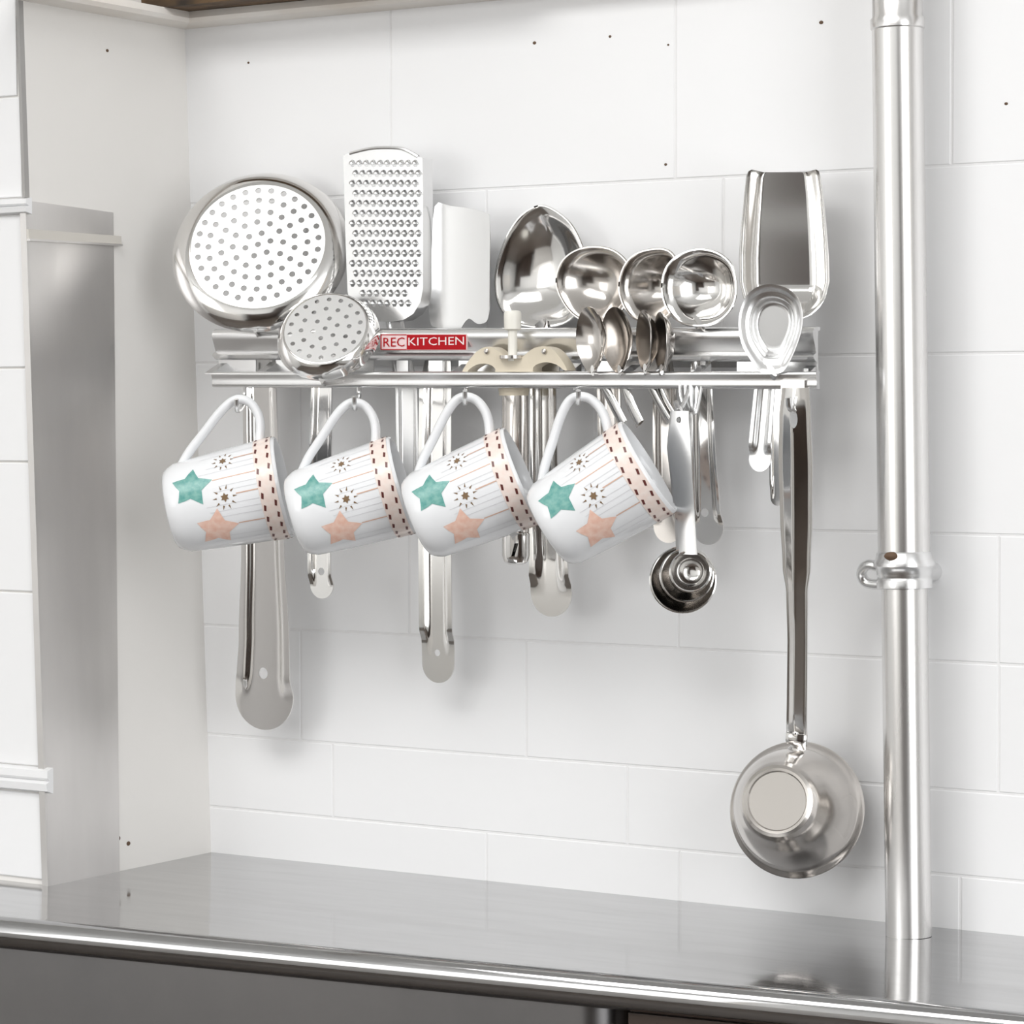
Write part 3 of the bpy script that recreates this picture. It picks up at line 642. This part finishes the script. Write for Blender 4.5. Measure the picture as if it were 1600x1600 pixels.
# flat turner
ft = F0(715, 420, -0.030); g = thing('flat_turner', 'plain flat steel turner blade standing behind the grater, long slotted handle', 'turner', T(684, 1060, YH))
ol = smooth_loop([ft.uv(*p) for p in [(676, 322), (705, 322), (740, 327), (764, 334), (769, 345), (769, 420), (768, 480), (764, 502), (748, 506), (734, 498), (722, 512), (716, 530), (690, 530), (682, 512), (668, 507), (663, 470), (669, 400)]], 3)
u0 = ft.uv(680, 420)[0]; u1 = ft.uv(769, 420)[0]
plate(ft, ol, [], lambda u, v: -0.004 * max(0, (u0 + .006 - u) / .012) ** 1.2 + 0.003 * ((u - u0) / (u1 - u0)) ** 2, 0.0009, 0.004).build('blade', 'blade', g)
bar(F0(684, 500, YH), [(692, 518, 15), (684, 610, 25), (683, 700, 25.5), (683, 850, 25.5), (684, 975, 25.5), (684.5, 1037, 25)], channel(0.0032, .42, .66, .93), [(683, 1020, 5.5, 5.5)]).build('handle', 'steel', g)

def bowl_tool(nm, cat, label, outline, center, dfun, y, hst, yh, mm, hholes=(), yaw=0.0, tilt=0.0, hprof=None, taper=1.0, rim=True, hm=None, rings=14):
    fr = Fr(T(*center, y), yaw, tilt); g = thing(nm, label, cat, T(hst[-1][0], hst[-1][1], yh))
    ol = smooth_loop([fr.uv(*p) for p in outline], 4); c = fr.uv(*center)
    dish(fr, ol, c, dfun, 0.0011, rings).build('bowl', mm, g, ang=50)
    if rim:
        P = [fr.p(u, v, dfun(1.0)) for u, v in ol]; tube(P + P[:2], 0.0009, 6).build('rim', mm, g)
    bu, bv = min(ol, key=lambda q: q[1]); B0_ = fr.p(bu, bv + .003, dfun(1.0) - .001); H0_ = T(hst[0][0], hst[0][1] + 8, yh - .0005)
    if abs(y - yh) > .003: tube([B0_, lerp(B0_, H0_, .5) - Z3 * .002, H0_], .0055, 12, flat=(Y3, .3)).build('neck', mm, g)
    bar(F0(hst[0][0], hst[0][1], yh), hst, hprof or channel(0.0018, .4, .8), hholes, taper=taper).build('handle', hm or mm, g)
    return g, fr
def cup(d, p=2.0): return lambda t: -d * (1 - t ** p)
def flare(d, lip=.86): return lambda t: (-d * (1 - (min(t, lip) / lip) ** 2.2)) + (0.0018 * sst(lip, 1, t))
bowl_tool('serving_spoon', 'spoon', 'large pointed leaf-shaped steel serving spoon standing behind the post of the beige tool',
          [(843, 322), (818, 336), (798, 362), (784, 395), (776, 430), (778, 465), (790, 490), (812, 506), (845, 511), (880, 506), (903, 488), (916, 455), (918, 420), (911, 385), (893, 350), (866, 328)], (846, 430),
          lambda t: -0.013 * (1 - min(1, t / .9) ** 2.4) + 0.0012 * sst(.88, 1, t), -0.021,
          [(848, 520, 13), (852, 610, 20), (853, 720, 21), (860, 860, 29), (861, 926, 32)], YH, 'steel', hprof=channel(0.003, .3, .8, .97))
bowl_tool('ladle', 'ladle', 'grey round steel ladle bowl between the leaf-shaped spoon and the brownish ladle',
          [(872, 442), (879, 412), (900, 393), (930, 386), (961, 392), (983, 412), (990, 442), (982, 472), (964, 496), (944, 508), (922, 505), (897, 490), (880, 467)], (932, 445), flare(.013), -0.0365,
          [(948, 520, 13), (953, 610, 18), (955, 720, 18), (955, 830, 18)], YH - .002, 'steel_d')
bowl_tool('ladle', 'ladle', 'brownish tarnished steel ladle partly hidden behind the bright ladle',
          [(970, 448), (977, 418), (995, 398), (1022, 390), (1046, 392), (1060, 410), (1064, 445), (1058, 478), (1042, 500), (1020, 506), (992, 496), (976, 475)], (1024, 448), flare(.016), -0.046,
          [(1032, 520, 13), (1040, 610, 18), (1040, 700, 18), (1043, 800, 21), (1044, 822, 23)], YH, 'steel_d')
bowl_tool('ladle', 'ladle', 'bright round steel ladle standing in front of the brownish ladle, hole in its handle',
          [(1037, 450), (1043, 420), (1062, 400), (1093, 390), (1124, 396), (1146, 416), (1153, 450), (1146, 480), (1124, 502), (1093, 509), (1063, 502), (1044, 480)], (1094, 450), flare(.016), -0.058,
          [(1096, 520, 13), (1098, 610, 17), (1100, 700, 19), (1104, 790, 22), (1106, 824, 24)], YH - .002, 'steel', [(1101, 801, 7, 7)])
# scoop
fsn = Fr(T(1225, 390, -0.047), R(26)); g = thing('flour_scoop', 'tall straight-sided steel scoop with flat floor at the end of the rack near the pipe', 'scoop', T(1214, 790, YH))
edge = [(265, 1174, 1276), (268, 1169, 1280), (275, 1166, 1282), (300, 1163, 1286), (350, 1158, 1291), (400, 1154.5, 1295), (440, 1155, 1296), (465, 1161, 1290), (480, 1168, 1281), (492, 1180, 1268), (499, 1195, 1252), (503, 1212, 1236)]
SR = []
for (ya, la, ra), (yb_, lb_, rb) in zip(edge, edge[1:]):
    k = max(1, int((yb_ - ya) / 5)); SR += [(lerp(ya, yb_, q / k), lerp(la, lb_, q / k), lerp(ra, rb, q / k)) for q in range(k)]
SR.append(edge[-1]); NX = 41; vs = []; fs = []
for layer in (0, 1):
    for (py, la, ra) in SR:
        t = (py - 265) / 238; end_ = 1 - sst(.72, 1.0, t) ** 1.6; d = lerp(.0195, .0165, sst(0, .7, t)) * end_
        for q in range(NX):
            x = -1 + 2 * q / (NX - 1); u, v = fsn.uv(lerp(la, ra, (x + 1) / 2), py)
            vs.append(fsn.p(u, v, -d * (1 - sst(.60, 1.0, abs(x)) ** 1.1) - layer * .0011))
n = len(SR); N1 = n * NX
for r_ in range(n - 1):
    for q in range(NX - 1):
        f = (r_ * NX + q, r_ * NX + q + 1, (r_ + 1) * NX + q + 1, (r_ + 1) * NX + q); fs += [f, tuple(N1 + z for z in f[::-1])]
    for q in (0, NX - 1): fs.append((r_ * NX + q, (r_ + 1) * NX + q, N1 + (r_ + 1) * NX + q, N1 + r_ * NX + q))
for r_ in (0, n - 1):
    for q in range(NX - 1): fs.append((r_ * NX + q, N1 + r_ * NX + q, N1 + r_ * NX + q + 1, r_ * NX + q + 1))
MB().add(vs, fs).build('pan', 'steel', g, ang=60)
bar(F0(1222, 480, YH), [(1224, 470, 14), (1216, 610, 13), (1215, 720, 11), (1215, 778, 11)], channel(.0015)).build('handle', 'steel', g)
# small teardrop spoon in the front slot
g, fr = bowl_tool('jam_spoon', 'spoon', 'small teardrop steel spoon in the front slot before the tall scoop', [(1203, 444), (1180, 450), (1163, 468), (1154, 500), (1158, 535), (1172, 562), (1186, 580), (1198, 584), (1212, 584), (1226, 578), (1241, 550), (1252, 517), (1254, 490), (1247, 466), (1229, 450)], (1205, 505),
          lambda t: -0.0075 * (1 - sst(.52, .72, t)) - 0.0035 * (1 - sst(.75, 1, t)), -0.074,
          [(1205, 575, 9), (1197, 610, 16), (1190, 690, 17), (1187, 718, 17)], YL + .008, 'satin', hprof=channel(0.0024, .25, .7, .9), rim=False, rings=18, yaw=R(18))
# teaspoons seen edge-on
def teaspoon(cx, cy, hgt, yaw, label, hst, y, tiltang=0.0, hw=.0150):
    P = T(cx, cy, y); s = scale_at(P); fr = Fr(P, yaw, 0, tiltang); g = thing('teaspoon', label, 'teaspoon', T(hst[-1][0], hst[-1][1], YL + .006), 'teaspoons in the front slot')
    H = hgt * s / 2
    ol = []
    for i in range(36):
        a = 2 * math.pi * i / 36; x, z = math.sin(a), math.cos(a); ol.append((hw * x * (1 - .22 * max(0, -z)), H * z))
    dish(fr, ol, (0, 0), cup(.0085, 2.2), 0.0011, 8).build('bowl', 'steel_d', g, ang=60)
    B = fr.p(0, -H * .93, -.0004); pts = [B] + [T(px, py, yy) for px, py, yy in hst]
    tube(curve(pts), [.0035] * 6 + [.0042] * (len(curve(pts)) - 6), 12, flat=(fr.N, .35)).build('handle', 'steel', g)
    return g
teaspoon(921, 531, 104, R(-24), 'dark hollow teaspoon, first of the four beside the beige tool', [(935, 586, YL + .006), (955, 625, YL + .007), (974, 662, YL + .006)], -0.072, R(8))
teaspoon(962, 531, 104, R(-22), 'teaspoon with pale inside, second of the four beside the beige tool', [(972, 590, YL + .006), (985, 630, YL + .005), (1000, 662, YL + .003)], -0.072, R(10))
teaspoon(1005, 532, 96, R(-42), 'teaspoon turned edge-on, third of the four beside the beige tool', [(1010, 590, YL + .006), (1028, 628, YL + .006), (1045, 658, YL + .005)], -0.071, R(8))
teaspoon(1031, 534, 94, R(-44), 'teaspoon turned edge-on, last of the four, below the bright ladle', [(1026, 590, YL + .006), (1040, 628, YL + .007), (1056, 655, YL + .006)], -0.070, R(8))
# tool with beige head
g = thing('plastic_headed_tool', 'kitchen tool with beige double-arched plastic head, ivory post and steel tube handle', 'kitchen tool', T(806, 880, -0.0575))
fb_ = F0(802, 565, -0.0670)
ol = [(722, 581), (728, 570), (735, 560), (745, 549), (758, 542), (770, 543), (782, 552), (791, 559), (802, 560), (814, 559), (824, 551), (834, 544), (848, 541), (862, 545), (873, 556), (881, 568), (886, 579), (879, 577), (870, 570), (855, 566), (842, 568), (833, 574), (827, 586), (778, 587), (774, 577), (768, 571), (757, 568), (744, 570), (733, 577), (728, 583)]
plate(fb_, smooth_loop([fb_.uv(*p) for p in ol], 2), [], None, 0.011, None).build('arched_head', 'beige', g, ang=50)
fpst = FrA(T(801, 557, -0.0650), Z3)
lathe(fpst, [(7.2 * sr, -.003), (7.2 * sr, 42 * sr)], 20).build('post', 'whitepl', g)
lathe(fpst, [(9.5 * sr, 40 * sr), (13 * sr, 42 * sr), (13.5 * sr, 56 * sr), (13.5 * sr, 66 * sr), (12 * sr, 70 * sr), (5 * sr, 71 * sr)], 24).build('knob', 'whitepl', g)
lathe(FrA(T(800, 558, -0.066), Z3), [(20 * sr, -.001), (20 * sr, .0010)], 24).build('washer', 'steel_d', g)
for px in (761, 851): lathe(FrA(T(px, 549, -0.0672), -Y3), [(4 * sr, 0), (4 * sr, .0012), (2 * sr, .0016)], 12).build('rivet', 'steel_d', g)
yt = -0.0565
def oval(path_py, hw, px, m, nm, cut=None):
    P = [T(px, py, yt) for py in path_py]; rr_ = [q * sr / .84 for q in hw]
    mb = tube(P, rr_, 20, flat=(Y3, .62))
    if cut: mb = bore(mb, cut[0], cut[1], -0.009, 0.01)
    mb.build(nm, m, g)
fcap = F0(802, 858, yt - .0060)
oval([585, 606, 618], [23, 23, 21], 803, 'beige', 'ferrule'); oval([616, 700, 831], [19, 19.5, 20], 805, 'steel_d', 'tube_handle')
oval([830, 834, 838, 868, 878, 882], [17, 20.5, 20, 20, 17, 10], 806, 'steel', 'end_cap', (fcap, [fcap.uv(*p) for p in ((799, 869), (804, 869), (809, 849), (804, 849))]))

# measuring spoons on a ring
ymg = -0.080
ring_c = T(1060, 660, ymg)
specs = [((1067, 906), 51, .0165, 0.0), ((1073, 899), 41, .0150, .0020), ((1079, 893), 31.5, .0120, .0042)]
labs = ['largest cup of the nested measuring spoons, dark outer rim below the bright ladle handle', 'middle cup of the nested measuring spoons, inside the largest one', 'smallest measuring spoon, bright cup lying in front of its nested set with flat handle']
for i, (c, r, d, off) in enumerate(specs):
    y = ymg - off; fr = Fr(T(*c, y), YAW * .75, R(6)); s = scale_at(fr.O); g = thing('measuring_spoon', labs[i], 'measuring spoon', T(c[0], c[1] + r, y), 'nested measuring spoons on a ring')
    dish(fr, circ(0, 0, r * s, r * s, 40), (0, 0), (lambda d: lambda t: -d * (1 - t ** 3.0))(d), .0009, 12).build('cup', 'steel' if i == 2 else 'steel_d', g, ang=60)
    P = [fr.p(u, v, 0) for u, v in circ(0, 0, r * s, r * s, 40)]; tube(P + P[:2], .0008, 6).build('rim', 'steel', g)
    dx = [-3, -1, 0][i]; top = c[1] - r
    hst = [(1063 + dx, 642, 13), (1061 + dx, 700, 18 - (2 - i)), (1067 + dx, 762, 15), (1071 + dx, 805, 14), (lerp(1075, c[0], .6 if i < 2 else 0), top + 5, 14)]
    bar(F0(1065, 750, y - .0004), hst, lambda x, t: .0006 * (1 - x * x), [(1062 + dx, 656, 5, 5)], end=False, thick=.0008).build('handle', 'satin' if i == 2 else 'steel', g)
kr = [ring_c + X3 * (13 * sr * math.cos(a)) + Z3 * (19 * sr * math.sin(a) + 4 * sr) + Y3 * (.006 * math.sin(a) * 0 - .004 * math.cos(a)) for a in [2 * math.pi * i / 32 for i in range(33)]]
tag(tube(kr, .0008, 8).build('key_ring', 'satin'), 'thin wire ring that holds the nested measuring spoons', 'ring')
hkx = T(1063, 640, ymg).x; zt0 = ll.z - h2 * .45; zl2 = ring_c.z + 21 * sr
tube(curve([Vector((hkx, YL + .001, zt0 + .008)), Vector((hkx, YL, zt0)), Vector((hkx, YL - .002, zt0 - .004)), Vector((hkx, ymg, zl2 - .001)), Vector((hkx, ymg - .006, zl2 + .004))]), .0016, 8).build('hook', 'satin', rk)
for k_ in range(3):
    ox = (k_ - 1) * 9 * sr
    tube(curve([Vector((hkx + ox - .004, YL - .001, zt0 + .003)), Vector((hkx + ox, YL - .006, zt0 - .010 - .002 * k_)), Vector((hkx + ox * .5 + .004, YL - .004, zt0 - .018)), Vector((hkx + ox + .005, YL - .001, zt0 + .003))]), .0010, 6).build('wire_loop', 'satin', rk)

# long-handled pot
yh2 = -0.078
g = thing('milk_pot', 'small round steel pot with very long handle hanging low from the rack end', 'pot', T(1245, 1368, -0.05))
fh2 = Fr(T(1243, 640, yh2), 0, R(-9)); bar(fh2, [(1243, 606, 21), (1243, 650, 24), (1244, 725, 26), (1245, 807, 24.5), (1245.5, 885, 21), (1246, 925, 16), (1247, 1000, 15), (1246, 1100, 15), (1245, 1162, 15.5)], lambda x, t: (.0045 * (1 - abs(x + .05)) + .0012 * sst(.75, 1, abs(x))) * (1 - .6 * sst(.93, 1, t)) * sst(-.05, .12, t), [(1243, 653, 7, 15)], end=False, thick=.0012).build('handle', 'steel', g)
pc = T(1245, 1265, -0.034); yawp = R(14); el_ = R(13)
fpot = Fr(pc, yawp, el_); s = scale_at(pc)
Rp = 106 * s; dp = .055
pr = [(1e-5, dp - .0012), (44 * s, dp - .0012), (46 * s, dp - .0002), (50 * s, dp), (55 * s, dp - .001), (59 * s, dp - .0035), (62 * s, dp - .0055), (63.5 * s, dp - .0075), (71 * s, dp - .013), (80 * s, dp - .022), (88 * s, dp - .033), (94 * s, dp - .043), (97 * s, dp - .050), (99 * s, .004), (Rp - .001, .0018), (Rp, .0010), (Rp + .0006, 0), (Rp, -.0008), (99 * s, .0010), (96 * s, .004), (85 * s, dp - .034), (70 * s, dp - .016), (55 * s, dp - .005), (1e-5, dp - .0030)]
lathe(fpot, pr, 72).build('body', 'steel_d', g, ang=30)
rt = fpot.p(0, Rp, .001); 
hq = lambda px, py: fh2.p(*fh2.uv(px, py), .001)
br = [hq(1246, 1146), hq(1245, 1163), lerp(hq(1245, 1166), rt, .6), rt - fpot.V * .003]
tube(curve(br), .0068, 12, flat=(fpot.N, .25)).build('bracket', 'steel', g)
lathe(FrA(hq(1245, 1145), fh2.N), [(6 * s, 0), (6 * s, .0010), (3.5 * s, .0022), (1 * s, .0025)], 16).build('rivet', 'steel', g)
hkx = T(1243, 640, yh2).x; zl3 = T(1243, 642, yh2).z
tube(curve([Vector((hkx, YL + .001, zt0 + .008)), Vector((hkx, YL, zt0)), Vector((hkx, YL - .001, zl3 + .002)), Vector((hkx, yh2, zl3)), Vector((hkx, yh2 - .007, zl3 + .002)), Vector((hkx, yh2 - .009, zl3 + .008))]), .0020, 8).build('hook', 'satin', rk)
mpx = slab(ru(1225, YL), ru(1262, YL), YL - .0045, YL - .002, ll.z - h2 * .45, ll.z + h2 * .25); mpx.build('hook_plate', 'steel_d', rk)
